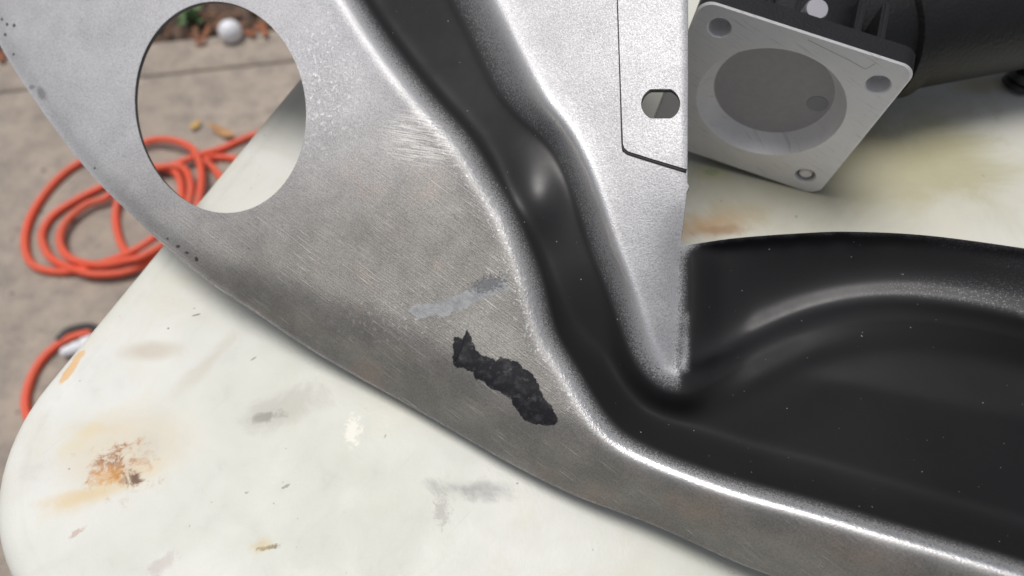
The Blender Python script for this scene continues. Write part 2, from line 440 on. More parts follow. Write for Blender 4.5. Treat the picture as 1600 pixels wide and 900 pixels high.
# ------------------------------------------------------------------ pressed metal panel
def poly_d(P, X, Y):
    """distance to an open polyline, plus signed side (left of travel positive)"""
    best = np.full(X.shape, 1e9); side = np.zeros(X.shape)
    for (x0, y0), (x1, y1) in zip(P, P[1:]):
        dx, dy = x1 - x0, y1 - y0; t = np.clip(((X - x0) * dx + (Y - y0) * dy) / (dx * dx + dy * dy), 0, 1)
        ex, ey = X - x0 - t * dx, Y - y0 - t * dy; d = np.hypot(ex, ey); m = d < best
        best = np.where(m, d, best); side = np.where(m, np.sign(dx * (Y - y0) - dy * (X - x0)), side)
    return best, side
def inside(P, X, Y):
    c = np.zeros(X.shape, bool); n = len(P)
    for i in range(n):
        x0, y0 = P[i]; x1, y1 = P[(i + 1) % n]
        if y0 == y1: continue
        cond = ((y0 > Y) != (y1 > Y)) & (X < (x1 - x0) * (Y - y0) / (y1 - y0) + x0); c ^= cond
    return c
def sdf(P, X, Y):
    d, _ = poly_d(list(P) + [P[0]], X, Y); return np.where(inside(P, X, Y), d, -d)
def cm2(P, n=8): return [tuple(q[:2]) for q in catmull([(*p, 0) for p in P], n)]
def sm(x, a, b):
    t = np.clip((x - a) / (b - a), 0, 1); return t * t * (3 - 2 * t)

X0, X1, Y0, Y1 = -230, 1780, -430, 1070
OUT = cm2([(-200, -450), (-160, -300), (-110, -165), (-60, -55), (-25, 20), (5, 80), (50, 150), (100, 220), (150, 281), (200, 331), (250, 378), (300, 420), (340, 450), (400, 489), (475, 540), (555, 587), (622, 624), (711, 675), (800, 726), (900, 775), (1022, 821), (1144, 876), (1206, 900), (1300, 935), (1450, 985), (1620, 1040), (1800, 1090)], 5)
RIM = [(1073, -450), (1074, -200), (1075, 0), (1075, 120), (1074.5, 230), (1074, 286), (1077, 291), (1073, 300), (1068, 345), (1064, 378), (1067, 380), (1070, 384), (1066, 387)] + cm2([(1080, 382), (1150, 372), (1250, 364.5), (1330, 362), (1450, 368), (1600, 388), (1700, 406), (1800, 430)], 6)
PANEL = OUT + RIM[::-1]
HOLE = []
# circular cut-out (seen slightly oblique)
for k in range(120):
    a = 2 * math.pi * k / 120; ex, ey = 133 * math.cos(a), 166 * math.sin(a); ph = R_(-9)
    HOLE.append((344.5 + ex * math.cos(ph) - ey * math.sin(ph), 167.5 + ex * math.sin(ph) + ey * math.cos(ph)))
SLOT = []
for k in range(96):
    a = 2 * math.pi * k / 96; SLOT.append((1032.5 + 30.5 * math.cos(a), 164 + np.clip(27 * math.sin(a), -23, 23)))
# crest along the left of the channel and the near side of the basin
R1 = cm2([(330, -450), (400, -300), (455, -175), (505, -65), (548, 15), (600, 92), (660, 168), (718, 235), (768, 318), (798, 378), (822, 440), (846, 525), (884, 590), (935, 668), (992, 712), (1114, 760), (1267, 802), (1389, 838), (1511, 873), (1600, 900), (1800, 965)], 6)
# crest of the tongue between channel and basin, round its tip, then along the far flange
R2 = cm2([(560, -450), (630, -300), (690, -170), (738, -65), (778, 15), (812, 85), (850, 155), (886, 205), (915, 262), (938, 325), (958, 385), (980, 440), (1000, 495), (1020, 545), (1042, 572), (1062, 580), (1085, 574), (1145, 540), (1206, 509), (1267, 486), (1340, 470), (1420, 466), (1511, 476), (1600, 494), (1800, 545)], 6)
RECESS = R1 + R2[::-1]
RIDGE = cm2([(1068, 380), (1073, 405), (1073, 470), (1069, 527), (1064, 578)], 6)
FLANGE = RIDGE + cm2([(1064, 578), (1085, 574), (1145, 540), (1206, 509), (1267, 486), (1340, 470), (1420, 466), (1511, 476), (1600, 494), (1800, 545)], 6) + RIM[12:][::-1]
PLATE = [(956, -440), (962, -200), (966, 0), (968, 60), (971, 150), (974, 226), (976, 233), (982, 238), (1020, 250), (1073.4, 266), (1074, 200), (1074.5, 120), (1074.5, 0), (1073.5, -200), (1072.5, -440)]

U = .00023
STEP = 3.0
gx = np.arange(X0, X1 + .1, STEP); gy = np.arange(Y0, Y1 + .1, STEP); GX, GY = np.meshgrid(gx, gy)
def blur(A, s):
    k = int(3 * s) + 1; w_ = np.exp(-.5 * (np.arange(-k, k + 1) / s) ** 2); w_ /= w_.sum()
    P = np.pad(A, k, mode='edge')
    P = np.apply_along_axis(lambda m: np.convolve(m, w_, 'valid'), 0, P)
    return np.apply_along_axis(lambda m: np.convolve(m, w_, 'valid'), 1, P)
s_rec = sdf(RECESS, GX, GY)
d1, _ = poly_d(R1, GX, GY); d2, _ = poly_d(R2, GX, GY); dO, _ = poly_d(OUT, GX, GY); dR, _ = poly_d(RIDGE, GX, GY)
s_fl = sdf(FLANGE, GX, GY); dRim, _ = poly_d(RIM[12:], GX, GY)
inb = s_rec > 0
# recess: wall widths and depth grow from the narrow channel to the wide basin
tb_ = sm(GY + .35 * (GX - 950), 380, 640)
w1 = 48 + 40 * tb_; w2 = 66 - 24 * sm(GY, 130, 240) + 40 * tb_
D = 56 + 36 * tb_
chan = (1 - tb_)
left = (~inb) & (sdf(list(R1) + [(1800, 1200), (-400, 1200), (-400, -600)], GX, GY) > 0)
sg1 = np.where(left, -d1, d1); sg2 = np.where(inb | left, d2, -d2)
wall = sm(sg1, -13, w1 - 4)
h = -D * wall * sm(sg2, -9, w2 - 4)
# the basin floor falls away in two planes along a faint crease
cr = (GY - (565 + (GX - 1150) * .19))
h += np.where(inb, 1, 0) * sm(d2, 40, 130) * tb_ * 18 * np.exp(-np.abs(cr) / np.where(cr < 0, 55., 160.)) * sm(GX, 1080, 1480)
h += np.where(inb, 1, 0) * sm(d1, 0, 90) * sm(d2, 10, 90) * tb_ * (-.06 * np.clip(GX - 1080, 0, 900) - .07 * np.clip(GY - 600, -60, 300))
# dimple where the channel bends
h += 26 * np.exp(-(((GX - 836) / 44) ** 2 + ((GY - 300) / 60) ** 2)) * np.where(inb, 1, 0)
# left plate: rolled outer lip, low bead along the crest
tl = sm(GX, 200, 640)
wl = 26 + 92 * tl; dl = 10 + 92 * tl
left = (~inb) & (sdf(list(R1) + [(1800, 1200), (-400, 1200), (-400, -600)], GX, GY) > 0)
q = np.clip(1 - dO / wl, 0, 1)
h += np.where(left | True, -dl * q ** 2.1, 0) * (dO < wl)
h += 5 * np.exp(-(d1 / 22) ** 2) * (1 - .5 * tb_)
# tongue: bead along its channel side, gentle dish, right edge bend
h += 8 * np.exp(-(d2 / 18) ** 2) * (GX < 1075)
tong = (~inb) & (~left) & (GX < 1078) & (s_fl <= 0)
h += np.where(tong, 0.09 * 150 * (1 - np.exp(-d2 / 150.)) * (1 - sm(GY, 200, 480)), 0)
h += np.where(tong, -20 * np.exp(-((GX - 1080) / 40.) ** 2) * sm(GY, 300, 420), 0)
# far flange: drops from the tongue ridge, rises again to the right, bead at its foot
fl = s_fl > 0
A_ = -58 * (1 - .35 * sm(GX, 1150, 1600)); g_ = -40 * sm(GX, 1072, 1180)
bead = 10 * np.exp(-(d2 / 15) ** 2) * sm(GX, 1070, 1130)
rr = dRim / (dRim + d2 + 1e-3)
h += np.where(fl, A_ * sm(dR, 0, 62) + g_ * sm(rr, -.12, .80) + bead - 4 * sm(30 - dRim, 0, 30), 0)
below = inb & (GX > 1064)
h += np.where(below, (A_ * sm(np.clip(GX - 1064, 0, 1e9), 0, 62) + g_ + 0 * bead) * (1 - sm(d2, 0, 75)) + bead, 0)
# hand-hammered unevenness
def lump(s, a):
    return blur(rng.normal(0, 1, GX.shape), s) * a * s
Tt = -52 * np.clip((GY - 240) / 340., 0, 1) ** 1.7
wt = np.where(left, 0, np.where(inb, (1 - sm(d2, 0, 50)) * (1 - sm(GX, 1064, 1135)), np.where(fl, 1 - sm(dR, 0, 60), 1)))
h += Tt * wt
h = blur(h, 2.6)
h += lump(16, 1.1) + lump(6, .10) * sm(sdf(list(R1) + [(1800, 1200), (-400, 1200), (-400, -600)], GX, GY), -10, 60)
# torn seam round the lap plate
s_pl = sdf(PLATE, GX, GY)
H = h * U

def bil(A, x, y):
    i = np.clip((x - X0) / STEP, 0, A.shape[1] - 1.001); j = np.clip((y - Y0) / STEP, 0, A.shape[0] - 1.001)
    i0 = i.astype(int); j0 = j.astype(int); fx = i - i0; fy = j - j0
    return (A[j0, i0] * (1 - fx) + A[j0, i0 + 1] * fx) * (1 - fy) + (A[j0 + 1, i0] * (1 - fx) + A[j0 + 1, i0 + 1] * fx) * fy
def base_z(x, y): return 1 / (3.65 + .94 * (x - 800) / F - .77 * (450 - y) / F)
_q = [at_depth(np.array(a), np.array(b), base_z(a, b)) for a, b in ((800., 450.), (900., 450.), (800., 350.))]
PN = np.cross(_q[1] - _q[0], _q[2] - _q[0]); PN /= np.linalg.norm(PN)        # outward normal of the panel's mean plane
def surf(x, y, off=0.0): return at_depth(x, y, base_z(x, y) - bil(H, x, y)) + PN * off

# where the black factory coat survives, where it was rubbed through, sanded or filled, with painted-in glint and shade
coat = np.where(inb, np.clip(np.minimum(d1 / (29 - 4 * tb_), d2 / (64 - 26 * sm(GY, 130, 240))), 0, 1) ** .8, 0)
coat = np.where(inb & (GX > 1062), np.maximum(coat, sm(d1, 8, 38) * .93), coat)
coat = np.where(fl, np.maximum(coat, (.955 - .07 * sm(GX, 1200, 1600) - .11 * sm(GX, 1380, 1640) - .055 * np.exp(-((d2 - 12) / 24.) ** 2) * sm(GX, 1090, 1330)) * sm(dR, 3, 24)), coat)  # thinner along the band and right end: flange sheen painted as lighter coat
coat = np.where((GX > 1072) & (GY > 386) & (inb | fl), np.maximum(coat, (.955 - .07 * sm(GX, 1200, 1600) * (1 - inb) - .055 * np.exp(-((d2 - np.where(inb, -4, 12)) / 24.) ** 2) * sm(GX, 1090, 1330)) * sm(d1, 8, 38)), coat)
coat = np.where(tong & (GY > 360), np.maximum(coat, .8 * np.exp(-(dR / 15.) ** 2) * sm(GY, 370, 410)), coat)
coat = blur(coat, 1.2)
crest_glint = np.exp(-((sg1 - 3) / 10.) ** 2) * (.55 + .45 * sm(GY, 520, 700)) + (.25 + .6 * sm(GY, 90, 190)) * (1 - .35 * sm(GY, 400, 520)) * np.exp(-(d2 / 11.) ** 2) * (GX < 1040)  # mask of the bright highlight lines painted along both crests
crest_glint = np.clip(crest_glint, 0, 1)
sand_shade = sm(GY + .25 * GX, 200, 540) * left  # sanded area; its gradient also paints the plate darker where light falls off
sand_shade = blur(sand_shade.astype(float), 5)
s2 = np.exp(-(((GX - 668) / 62) ** 2 + ((GY - 212) / 42) ** 2) ** 2)          # short cross scratches
wrk = np.exp(-(((GX - 505) / 52) ** 2 + ((GY - 120) / 110) ** 2)) + .9 * np.exp(-(d1 / 24) ** 2) * sm(GY, 100, 220) * (1 - sm(GY, 640, 720)) + .28 * np.exp(-(((GX - 620) / 120) ** 2 + ((GY - 500) / 60) ** 2))
MK = [(225, 155), (255, 215), (285, 300), (310, 320), (350, 345), (415, 360), (430, 385), (460, 345), (520, 370), (575, 380), (620, 430), (680, 460), (720, 530), (765, 640), (820, 690), (870, 810), (830, 835), (700, 825), (620, 790), (570, 720), (530, 650), (460, 600), (380, 570), (330, 510), (280, 510), (260, 460), (200, 430), (150, 425), (120, 395), (130, 205), (160, 200), (190, 225)]
MK = [(680 + a / 4.5, 480 + b / 4.5) for a, b in MK]
mark = np.clip(sdf(MK, GX, GY) / 12 + .5, 0, 1)
FILL = [(636, 484), (650, 474), (690, 468), (712, 462), (735, 450), (762, 436), (790, 436), (800, 450), (775, 462), (745, 474), (720, 486), (690, 496), (660, 498), (640, 494)]
fill = np.clip(sdf(FILL, GX, GY) / 16 + .45, 0, 1)
seam = np.exp(-(s_pl / 2.6) ** 2)
ATTR = dict(coat=coat, crest_glint=crest_glint, sand_shade=sand_shade, cross=s2, wrinkle=wrk, mark=mark, filler=fill, polish=np.exp(-(((GX - 853) / 40) ** 2 + ((GY - 290) / 55) ** 2)) + .55 * np.exp(-((sg2 + 4) / 24) ** 2) * sm(GX, 1066, 1110))

def sheet(name, sfun, step, bounds, th, off, mats, parent, seam_attr=False, fields=True):
    """a curved sheet with real thickness, trimmed exactly along the outline where sfun = 0"""
    x0, x1, y0, y1 = bounds
    xs = np.arange(x0, x1 + .01, step); ys = np.arange(y0, y1 + .01, step); A, B = np.meshgrid(xs, ys); S = sfun(A, B)
    S = np.where(np.abs(S) < .02, .02, S); ny, nx = S.shape
    ins = S > 0; idx = np.full(S.shape, -1); idx[ins] = np.arange(ins.sum())
    px = list(A[ins]); py = list(B[ins]); c = ins[:-1, :-1].astype(int) + ins[:-1, 1:] + ins[1:, :-1] + ins[1:, 1:]
    full = c == 4; j, i = np.nonzero(full)
    quads = np.stack([idx[j, i], idx[j + 1, i], idx[j + 1, i + 1], idx[j, i + 1]], 1)
    cache = {}; polys = []; cutedges = []
    def cut(a, b):
        k = (a, b) if a < b else (b, a)
        if k not in cache:
            sa, sb = S[k[0]], S[k[1]]; t = sa / (sa - sb)
            cache[k] = len(px); px.append(A[k[0]] * (1 - t) + A[k[1]] * t); py.append(B[k[0]] * (1 - t) + B[k[1]] * t)
        return cache[k]
    for j_, i_ in zip(*np.nonzero((c > 0) & (c < 4))):
        cs = [(j_, i_), (j_ + 1, i_), (j_ + 1, i_ + 1), (j_, i_ + 1)]; P = []
        for k in range(4):
            a, b = cs[k], cs[(k + 1) % 4]
            if ins[a]: P.append(int(idx[a]))
            if ins[a] != ins[b]: P.append(cut(a, b))
        if len(P) >= 3: polys.append(P)
    px = np.array(px, float); py = np.array(py, float); n = len(px)
    front = surf(px, py, off); back = surf(px, py, off - th)
    faces = [tuple(q_) for q_ in quads.tolist()] + [tuple(p) for p in polys]
    cnt = {}
    for f_ in faces if len(faces) < 1 else ():
        pass
    # boundary edges: those used by one face only
    E = []
    for k in range(4): E.append(np.stack([quads[:, k], quads[:, (k + 1) % 4]], 1))
    pe = [(p[k], p[(k + 1) % len(p)]) for p in polys for k in range(len(p))]
    E = np.concatenate(E + ([np.array(pe)] if pe else []))
    key = np.minimum(E[:, 0], E[:, 1]).astype(np.int64) * n + np.maximum(E[:, 0], E[:, 1])
    _, inv, ct = np.unique(key, return_inverse=True, return_counts=True); Bd = E[ct[inv] == 1]
    rim_ids = np.unique(Bd); mp = np.full(n, -1); mp[rim_ids] = np.arange(len(rim_ids)); m = len(rim_ids)
    V = np.concatenate([front, back, front[rim_ids], back[rim_ids]])
    FF = faces + [tuple(x + n for x in f_[::-1]) for f_ in faces]
    FF += [(2 * n + mp[b], 2 * n + mp[a], 2 * n + m + mp[a], 2 * n + m + mp[b]) for a, b in Bd.tolist()]
    me = bpy.data.meshes.new(name)
    vo = np.concatenate([px, px, px[rim_ids], px[rim_ids]]); vp = np.concatenate([py, py, py[rim_ids], py[rim_ids]])
    counts = np.array([len(f_) for f_ in FF]); loops = np.array([x for f_ in FF for x in f_], dtype=np.int32)
    me.vertices.add(len(V)); me.vertices.foreach_set('co', V.astype(np.float32).ravel())
    me.loops.add(len(loops)); me.loops.foreach_set('vertex_index', loops)
    me.polygons.add(len(FF)); me.polygons.foreach_set('loop_start', np.concatenate([[0], np.cumsum(counts)[:-1]]).astype(np.int32))
    me.update(calc_edges=True); me.validate()
    a = me.attributes.new('flat', 'FLOAT_VECTOR', 'POINT'); a.data.foreach_set('vector', np.stack([vo, vp, vo * 0], 1).astype(np.float32).ravel())
    if fields:
        for k, Ar in ATTR.items():
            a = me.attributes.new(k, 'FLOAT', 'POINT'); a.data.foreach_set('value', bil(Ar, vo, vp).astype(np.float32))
    a = me.attributes.new('rim', 'FLOAT', 'POINT'); z = np.zeros(len(V)); z[2 * n:] = 1; a.data.foreach_set('value', z.astype(np.float32))
    return link(name, me, mats, parent)

def panel_mat(name, kind='panel'):
    g = NT(name); o = g.pos(); uv = g.attrv('flat')
    grain = g.noise(o, 1500, 2, .6); grain2 = g.noise(o, 2600, 2, .5); mot = g.noise(o, 60, 4, .6); med = g.noise(o, 380, 3, .6)
    # silver, with violet-grey primer cast where unsanded
    sil = g.mix(g.ramp(mot, .3, .7), (.425, .425, .438), (.485, .485, .498))
    sil = g.mix(g.ramp(grain, .30, .70), g.vmath('SCALE', sil, .80), g.vmath('SCALE', sil, 1.20))
    rough = g.ramp(grain2, .3, .7, .48, .62)
    bh = g.math('ADD', g.math('MULTIPLY', grain, 1.0), g.math('MULTIPLY', med, .6))
    metal = .56
    coatf = 0.0
    if kind == 'panel':
        sand_shade = g.attr('sand_shade'); cross = g.attr('cross'); wr = g.attr('wrinkle'); crest_glint = g.attr('crest_glint'); coat = g.attr('coat')
        # sanding strokes run down to the right; short cross strokes by the channel
        st = g.noise(g.mapping(uv, R_(-37), (.012, .42, 1)), 1.0, 4, .65); st2 = g.noise(g.mapping(uv, R_(-9), (.022, .40, 1)), 1.0, 3, .6)
        st3 = g.noise(g.mapping(uv, R_(-31), (.02, 1.1, 1)), 1.0, 2, .6)
        patch = g.noise(uv, .012, 3, .6)
        sa = g.math('MULTIPLY', sand_shade, g.ramp(patch, .42, .62))
        warm = g.mix(g.ramp(mot, .35, .7), (.19, .183, .166), (.256, .245, .224))
        warm = g.mix(g.ramp(g.noise(o, 28, 3, .6), .55, .72, 0, .5), warm, (.31, .24, .195))
        warm = g.mix(g.ramp(grain, .30, .70), g.vmath('SCALE', warm, .84), g.vmath('SCALE', warm, 1.18))
        sil = g.mix(g.math('MULTIPLY', sand_shade, .92), sil, warm)  # warm sanded tone, doubling as painted shade on the lower plate
        lines = g.math('ADD', g.math('MULTIPLY', g.ramp(st, .56, .70), sa), g.math('MULTIPLY', g.math('MULTIPLY', g.ramp(st2, .46, .60), cross), 1.9), clamp=True)
        sil = g.mix(g.math('MULTIPLY', lines, .52), sil, (.74, .72, .69))
        dk = g.math('MULTIPLY', g.ramp(st3, .42, .30), sa)
        sil = g.mix(g.math('MULTIPLY', dk, .30), sil, (.20, .19, .175))
        # rubbed crest: smoother metal, its highlight painted into the colour
        sil = g.mix(g.math('MULTIPLY', crest_glint, .85), sil, (.92, .92, .92))
        rough = g.math('SUBTRACT', rough, g.math('MULTIPLY', crest_glint, .23))
        # bright flecks on wrinkled metal
        fk = g.noise(o, 620, 4, .65, .6)
        fl_ = g.math('MULTIPLY', g.ramp(fk, .56, .66), g.math('MULTIPLY', wr, .8), clamp=True)
        sil = g.mix(fl_, sil, (.85, .85, .85))
        bh = g.math('ADD', bh, g.math('MULTIPLY', fk, g.math('MULTIPLY', wr, 3.2)))
        bh = g.math('ADD', bh, g.math('MULTIPLY', g.math('ADD', g.math('MULTIPLY', st, 1.4), g.math('MULTIPLY', st3, .7)), sand_shade))
        bh = g.math('ADD', bh, g.math('MULTIPLY', st2, g.math('MULTIPLY', cross, 2.0)))
        # filler smear
        fi = g.attr('filler'); ff = g.ramp(g.math('ADD', fi, g.math('MULTIPLY', g.math('SUBTRACT', g.noise(uv, .09, 4, .65), .5), 1.5)), .42, .62)
        fcol = g.mix(g.ramp(g.noise(uv, .05, 4, .6), .4, .65), (.36, .375, .385), (.24, .25, .265))
        sil = g.mix(g.math('MULTIPLY', ff, .8), sil, fcol)
        metal = g.math('SUBTRACT', g.math('ADD', .50, g.math('MULTIPLY', crest_glint, .5), clamp=True), g.math('MULTIPLY', ff, .6))
        db = g.blob(uv, (762, 444), 34, 15, R_(-15), g.noise(uv, .22, 4, .7), 3.2, .5)
        sil = g.mix(g.math('MULTIPLY', db, .75), sil, (.07, .075, .085))
        ck = g.math('ABSOLUTE', g.math('SUBTRACT', g.noise(uv, .030, 5, .6, .4), .5))
        cm_ = g.math('MAXIMUM', g.blob(uv, (705, 370), 75, 60, .3, nnn := g.noise(uv, .03, 2), .8, .6), g.math('MULTIPLY', g.blob(uv, (640, 500), 70, 16, -.1, nnn, .8, .6), .8))
        cr_ = g.math('MULTIPLY', g.ramp(ck, .010, .003), cm_)
        sil = g.mix(g.math('MULTIPLY', cr_, .55), sil, (.10, .095, .085))
        # pits along the outer edge
        nn = g.noise(uv, .3, 2)
        for (cx, cy, rx, ry) in ((262, 373, 2.6, 2.2), (278, 385, 4, 3.2), (292, 395, 4, 2.6), (307, 405, 4, 4.6), (148, 263, 2.2, 2.4), (3, 30, 2.5, 3), (11, 38, 2.5, 3.6), (22, 40, 3, 4), (8, 54, 2.5, 3.4), (21, 85, 2.4, 2.6), (388, 388, 1.5, 1.5)):
            sil = g.mix(g.blob(uv, (cx, cy), rx, ry, 0, nn, .8, .5), sil, (.06, .055, .06))
        for (cx, cy, rx, ry, an) in ((50, 136, 6, 5, 0), (65, 146, 8, 14, -25)):
            sil = g.mix(g.math('MULTIPLY', g.blob(uv, (cx, cy), rx, ry, R_(an), nn, .9, .5), .6), sil, (.17, .16, .17))
        # black factory coat: speckled at its edge
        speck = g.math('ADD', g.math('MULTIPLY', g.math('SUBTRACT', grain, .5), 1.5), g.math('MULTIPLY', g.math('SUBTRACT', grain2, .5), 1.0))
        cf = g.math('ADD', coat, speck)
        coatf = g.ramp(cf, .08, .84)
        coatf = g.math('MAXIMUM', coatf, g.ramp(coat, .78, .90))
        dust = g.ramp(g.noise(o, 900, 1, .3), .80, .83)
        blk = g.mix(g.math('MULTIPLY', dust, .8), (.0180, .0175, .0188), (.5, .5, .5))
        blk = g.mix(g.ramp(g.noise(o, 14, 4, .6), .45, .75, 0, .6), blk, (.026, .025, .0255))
        blk = g.mix(g.math('MULTIPLY', g.math('SUBTRACT', .98, coat), 2.6, clamp=True), blk, (.11, .11, .114))  # greyer coat paints the flange's soft sheen into the colour
        # leftover black paint mark
        mk = g.attr('mark'); nm = g.noise(uv, .11, 5, .68, .5)
        mf = g.ramp(g.math('ADD', mk, g.math('MULTIPLY', g.math('SUBTRACT', nm, .5), .95)), .42, .60)
        streak = g.noise(g.mapping(uv, R_(-52), (.018, .13, 1)), 1.0, 4, .7)
        mcol = g.mix(g.ramp(g.math('ADD', g.math('MULTIPLY', streak, .15), g.math('MULTIPLY', g.noise(uv, .06, 4, .6), .85)), .46, .66), (.021, .021, .025), (.050, .049, .052))
        mthin = g.ramp(g.noise(uv, .07, 5, .7), .55, .70, 1.0, .78)
        mf = g.math('MULTIPLY', mf, mthin)
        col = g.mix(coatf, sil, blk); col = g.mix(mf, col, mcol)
        dark = g.math('MAXIMUM', coatf, mf)
        rimf = g.attr('rim'); col = g.mix(g.math('MULTIPLY', rimf, .8), col, (.05, .048, .046))
        g.out(Base_Color=col, Metallic=g.math('MULTIPLY', metal, g.math('SUBTRACT', 1.0, dark)),
              Roughness=g.fmix(dark, rough, g.math('SUBTRACT', g.ramp(g.noise(o, 45, 5, .7), .3, .7, .40, .50), g.math('MULTIPLY', g.attr('polish'), .07))), Specular_IOR_Level=g.fmix(dark, .5, g.math('ADD', .10, g.math('MULTIPLY', g.attr('polish'), .55))),
              Normal=g.bump(bh, .00011, g.fmix(dark, 1.0, g.fmix(mf, .16, .05))))
    else:
        g.out(Base_Color=sil, Metallic=.56, Roughness=rough, Normal=g.bump(bh, .00009))
    return g.m
M_panel = panel_mat('worn_panel_paint'); M_plate = panel_mat('silver_plate', 'plate')
pn = empty('metal_panel', on_level(1200., 893., TABLE_Z)); tag(pn, 'grey pressed sheet metal panel with a round hole and black channel leaning over the table', 'metal panel')
def s_body(A, B):
    return np.minimum(np.minimum(sdf(PANEL, A, B), -sdf(HOLE, A, B)), -sdf(SLOT, A, B))
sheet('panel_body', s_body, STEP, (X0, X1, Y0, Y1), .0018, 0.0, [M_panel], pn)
sheet('lap_plate', lambda A, B: np.minimum(sdf(PLATE, A, B), -sdf([(1032.5 + (a - 1032.5) * 1.0, b) for a, b in SLOT], A, B)), 2.0, (950, 1080, -426, 272), .0007, .0010, [M_plate], pn, fields=False)
# dark line painting the shadow in the gap between lap plate and panel
M_seam_shade = simple('seam_gap_shade', (.055, .052, .05), .8, vary=.3, scale=300)
ln = cm2([(956, -420), (962, -165), (966, 0), (968, 60), (971, 150), (973.5, 226), (977, 236), (984, 240.5), (1020, 252), (1072, 268)], 8); ln = np.array(ln)
tube('seam_gap_line', surf(ln[:, 0], ln[:, 1], .0001), .00058, [M_seam_shade], pn, seg=6)
# the raised split in the metal above the paint mark
ln = np.array(cm2([(730, 515), (726, 527), (721, 541), (715, 555), (708, 568)], 5))
tube('metal_split', surf(ln[:, 0], ln[:, 1], .00005), np.interp(np.arange(len(ln)), [0, 6, len(ln) - 5, len(ln) - 1], [.00005, .00022, .00022, .00005]), [simple('split_black', (.012, .012, .014), .4)], pn, seg=6)

# ------------------------------------------------------------------ cast housing with square bolt flange
# corners of the machined face: (pixel, depth)
cz = (.2945, .287, .3645, .372)
cp = [(1100, -2), (1431, 114), (1285, 304), (1002, 214)]
K = [at_depth(np.array(float(a)), np.array(float(b)), np.array(z)) for (a, b), z in zip(cp, cz)]
cen = sum(K) / 4; eu = (K[1] - K[0]) + (K[2] - K[3]); eu /= np.linalg.norm(eu); ev = (K[0] - K[3]) + (K[1] - K[2]); ev -= eu * (ev @ eu); ev /= np.linalg.norm(ev)
en = np.cross(eu, ev); SIDE = float(np.mean([np.linalg.norm(K[1] - K[0]), np.linalg.norm(K[2] - K[3]), np.linalg.norm(K[0] - K[3]), np.linalg.norm(K[1] - K[2])]))
low = min((cen + eu * a * SIDE / 2 + ev * b * SIDE / 2)[2] for a in (-1, 1) for b in (-1, 1)); print('flange side', SIDE, 'n', en, 'lowest', low)
FM = Matrix(((eu[0], ev[0], en[0], cen[0]), (eu[1], ev[1], en[1], cen[1]), (eu[2], ev[2], en[2], cen[2]), (0, 0, 0, 1)))
cast = empty('cast_housing', (cen[0] - en[0] * .02, cen[1] - en[1] * .02, TABLE_Z)); tag(cast, 'black cast housing with a bare machined square bolt flange, standing on the table', 'machine part')
gm = NT('machined_aluminium'); v = gm.obj()
a = gm.noise(gm.mapping(v, R_(20), (60, 900, 60)), 1.0, 3, .6); b = gm.noise(v, 900, 3, .6); m2 = gm.noise(v, 25, 4, .6)
c = gm.mix(gm.ramp(m2, .3, .7), (.80, .79, .80), (.86, .85, .86)); c = gm.mix(gm.ramp(a, .55, .75, 0, .35), c, (.33, .32, .33)); c = gm.mix(gm.ramp(b, .6, .75, 0, .3), c, (.25, .24, .26))
gm.out(Base_Color=c, Metallic=.2, Roughness=.48, Normal=gm.bump(gm.math('ADD', a, b), .00008)); M_mach = gm.m
M_cast = simple('black_cast_paint', (.014, .014, .016), .5, vary=.25, scale=120, bump=.0003, spec=.25)
M_floor = simple('as_cast_aluminium', (.42, .41, .43), .6, .3, vary=.12, scale=300, bump=.0002)
def rounded_block(s, r, z0, z1, seg=8):
    bm = bmesh.new(); ring = []
    for cx, cy, a0 in ((1, 1, 0), (-1, 1, 90), (-1, -1, 180), (1, -1, 270)):
        for k in range(seg + 1):
            a = R_(a0 + 90 * k / seg); ring.append((cx * (s / 2 - r) + r * math.cos(a), cy * (s / 2 - r) + r * math.sin(a)))
    b = .0007; L = []
    for z, ins in ((z0, 0), (z1 - b, 0), (z1, b)):
        L.append([bm.verts.new((x * (1 - 2 * ins / s), y * (1 - 2 * ins / s), z)) for x, y in ring])
    n = len(ring)
    for p, q_ in zip(L, L[1:]):
        for k in range(n): bm.faces.new((p[k], p[(k + 1) % n], q_[(k + 1) % n], q_[k]))
    bm.faces.new(L[0][::-1]); bm.faces.new(L[-1]); return bm
def local(pxy):
    """pixel -> coordinates on the machined face"""
    r = ray(float(pxy[0]), float(pxy[1])); t = ((cen - CAM) @ en) / (r @ en); p = CAM + r * t - cen; return float(p @ eu), float(p @ ev)
FT = .0105
bm = rounded_block(SIDE, .0065, -FT, 0)
fo = from_bm('flange', bm, [M_mach, M_cast, M_floor], None)
boltc = [local((1124, 44)), local((1371.5, 133)), local((1258, 275))]; boltc.append((boltc[2][0] - (boltc[1][0] - boltc[0][0]), boltc[0][1] - (boltc[1][1] - boltc[2][1])))
bc = local((1201, 165)); BR_ = SIDE * .362
print('bolts', boltc, 'bore', bc)
def cutter(prof, c, seg=64):
    bm = bmesh.new(); L = []
    for r, z in prof: L.append([bm.verts.new((c[0] + r * math.cos(2 * math.pi * k / seg), c[1] + r * math.sin(2 * math.pi * k / seg), z)) for k in range(seg)])
    for p, q_ in zip(L, L[1:]):
        for k in range(seg): bm.faces.new((p[k], p[(k + 1) % seg], q_[(k + 1) % seg], q_[k]))
    bm.faces.new(L[0][::-1]); bm.faces.new(L[-1]); return from_bm('cutter', bm, [M_mach])
cuts = [cutter([(BR_ * .80, -.0090), (BR_ * .81, -.0089), (BR_ * .875, -.0066), (BR_ * .94, -.0036), (BR_ * 1.0, .0002), (BR_ * 1.0, .01)], bc)]
for bcn in boltc: cuts.append(cutter([(.0046, -.0095), (.0046, -.0006), (.0052, .0001), (.0052, .01)], bcn, 28))
